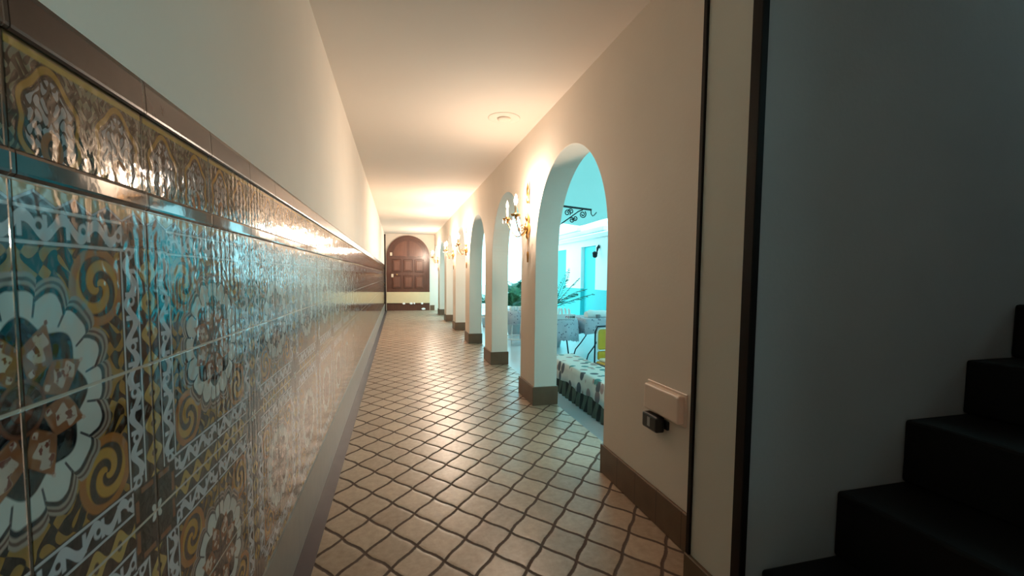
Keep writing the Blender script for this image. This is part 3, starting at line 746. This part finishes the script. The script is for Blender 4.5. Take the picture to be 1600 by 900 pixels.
# white garden table seen through the second arch
t = round_table(2.56, 9.25, 0.44, 'white round garden table with a lower ring seen through the second arch', 0.26, 'pale lace cloth on the white garden table in the second arch', 'white_paint')
ring = [(0.36 * math.cos(2 * PI * k / 32), 0.36 * math.sin(2 * PI * k / 32), 0.14) for k in range(33)]
obj('stretcher_ring', made(tube, ring, 0.014, 8), 'white_paint', t)
for k in range(5):
    o = obj('white_cup', made(lathe, [(0.03, 0.0), (0.045, 0.02), (0.052, 0.09), (0.046, 0.09), (0.035, 0.02), (0.005, 0.015)], n=14), 'linen', loc=(2.36 + 0.10 * k, 9.02 + 0.04 * (k % 2), TT))
    tag(o, 'white cup among the row of cups on the white garden table', 'cup', 'white cups on the garden table')

# potted palms
def frond(bm, base, az, length, lift, droop, nl=22, w=0.018, ll=0.26):
    d = Vector((math.cos(az), math.sin(az), 0)); side = Vector((-d.y, d.x, 0)); pts = []
    for k in range(nl + 1):
        u_ = k / nl
        pts.append(Vector(base) + d * (length * (u_ * math.cos(lift) )) + Vector((0, 0, length * (u_ * math.sin(lift) - droop * u_ * u_))))
    tube(bm, pts, [0.009 * (1 - 0.8 * k / nl) + 0.002 for k in range(nl + 1)], 5)
    for k in range(3, nl + 1):
        u_ = k / nl; tng = (pts[k] - pts[k - 1]).normalized()
        l_ = ll * (math.sin(PI * min(1, 0.18 + 0.80 * u_)) * 0.9 + 0.1)
        for s_ in (-1, 1):
            tip = pts[k] + (side * s_ * 0.82 + tng * 0.55).normalized() * l_ + Vector((0, 0, -0.22 * l_ + random.uniform(-0.03, 0.03)))
            mid = pts[k].lerp(tip, 0.45) + Vector((0, 0, 0.03 * l_))
            wv_ = tng * w
            a_, b_, c_, d_ = bm.verts.new(pts[k] - wv_ * 0.4), bm.verts.new(mid - wv_), bm.verts.new(tip), bm.verts.new(mid + wv_)
            bm.faces.new((a_, b_, c_, d_))
def palm(loc, label, nf, length, trunk, mm, spec=None, pot_r=0.22, cat='plant', ll=0.26, w=0.018):
    t = thing('potted_palm', label, cat, loc, 0, 'potted palms in the courtyard')
    bm = bmesh.new(); lathe(bm, [(pot_r * 0.68, 0.0), (pot_r * 0.9, 0.26), (pot_r * 1.06, 0.27), (pot_r * 1.06, 0.33), (pot_r * 0.93, 0.33), (pot_r * 0.9, 0.29), (0.02, 0.285)], n=24); obj('pot', bm, 'pot', t)
    bm = bmesh.new(); lathe(bm, [(pot_r * 0.86, 0.284), (pot_r * 0.86, 0.30), (pot_r * 0.4, 0.31), (0.01, 0.312)], n=20); obj('soil', bm, 'soil', t)
    obj('trunk', made(tube, [(0, 0, 0.30), (0.01, 0.01, 0.30 + trunk * 0.5), (0, 0, 0.30 + trunk)], [0.05, 0.042, 0.035], 10), 'bench_wood', t)
    for k in range(nf):
        bm = bmesh.new()
        az, lf, dr = (k * 2.399, 0.55 + 0.6 * ((k * 7) % nf) / nf, 0.32) if not spec or k >= len(spec) else spec[k]
        frond(bm, (0, 0, 0.28 + trunk), az, length * random.uniform(0.85, 1.1), lf, dr, ll=ll, w=w)
        obj('frond', bm, mm, t)
    return t
palm((3.22, 8.75, CF), 'palm with long feathery fronds behind the round table in the first arch', 9, 1.0, 0.55, 'leaf',
     spec=[(-0.15, 0.42, 0.10), (0.35, 1.15, 0.12), (-0.5, 0.95, 0.12), (-0.9, 0.75, 0.3), (3.6, 0.95, 0.2), (4.3, 0.8, 0.25), (3.0, 0.75, 0.2)], ll=0.20, w=0.013)
palm((2.85, 10.6, CF), 'bushy palm beyond the white garden table in the second arch', 13, 0.85, 0.40, 'leaf_pale', ll=0.26, w=0.03)
palm((3.45, 12.6, CF), 'tall palm standing behind the bushy one in the second arch', 12, 0.95, 0.62, 'leaf', ll=0.3, w=0.03)
palm((2.55, 12.5, CF), 'dense low palm seen through the third arch', 12, 0.7, 0.35, 'leaf', ll=0.2)

# ------------------------------------------------------------------ light
w = bpy.data.worlds.new('sky'); bpy.context.scene.world = w; w.use_nodes = True
bg = w.node_tree.nodes['Background']; bg.inputs[0].default_value = (0.40, 0.91, 1.0, 1); bg.inputs[1].default_value = 9.4

# ------------------------------------------------------------------ camera
F_, YAW, PITCH, ROLL, CX, CY = 680.0, 0.2569, 0.0609, 0.0092, 800.0, 472.476
cam = bpy.data.cameras.new('camera'); co = bpy.data.objects.new('camera', cam); C.objects.link(co)
cam.sensor_fit = 'HORIZONTAL'; cam.sensor_width = 36; cam.lens = F_ * 36 / 1600; cam.clip_start = 0.02
cam.shift_x = -(CX - 800) / 1600; cam.shift_y = (CY - 450) / 1600
fw = Vector((math.sin(YAW) * math.cos(PITCH), math.cos(YAW) * math.cos(PITCH), -math.sin(PITCH)))
rt = Vector((math.cos(YAW), -math.sin(YAW), 0)); up = rt.cross(fw)
c_, s_ = math.cos(ROLL), math.sin(ROLL)
r2, u2 = rt * c_ + up * s_, up * c_ - rt * s_
Mx = Matrix(((r2.x, u2.x, -fw.x), (r2.y, u2.y, -fw.y), (r2.z, u2.z, -fw.z))).to_4x4()
Mx.translation = Vector((0, 0, EYE)); co.matrix_world = Mx
sc = bpy.context.scene; sc.camera = co
sc.view_settings.view_transform = 'Standard'; sc.view_settings.look = 'None'
sc.view_settings.exposure = -0.78; sc.view_settings.gamma = 1.0; sc.view_settings.use_curve_mapping = False
sc.cycles.use_denoising = True
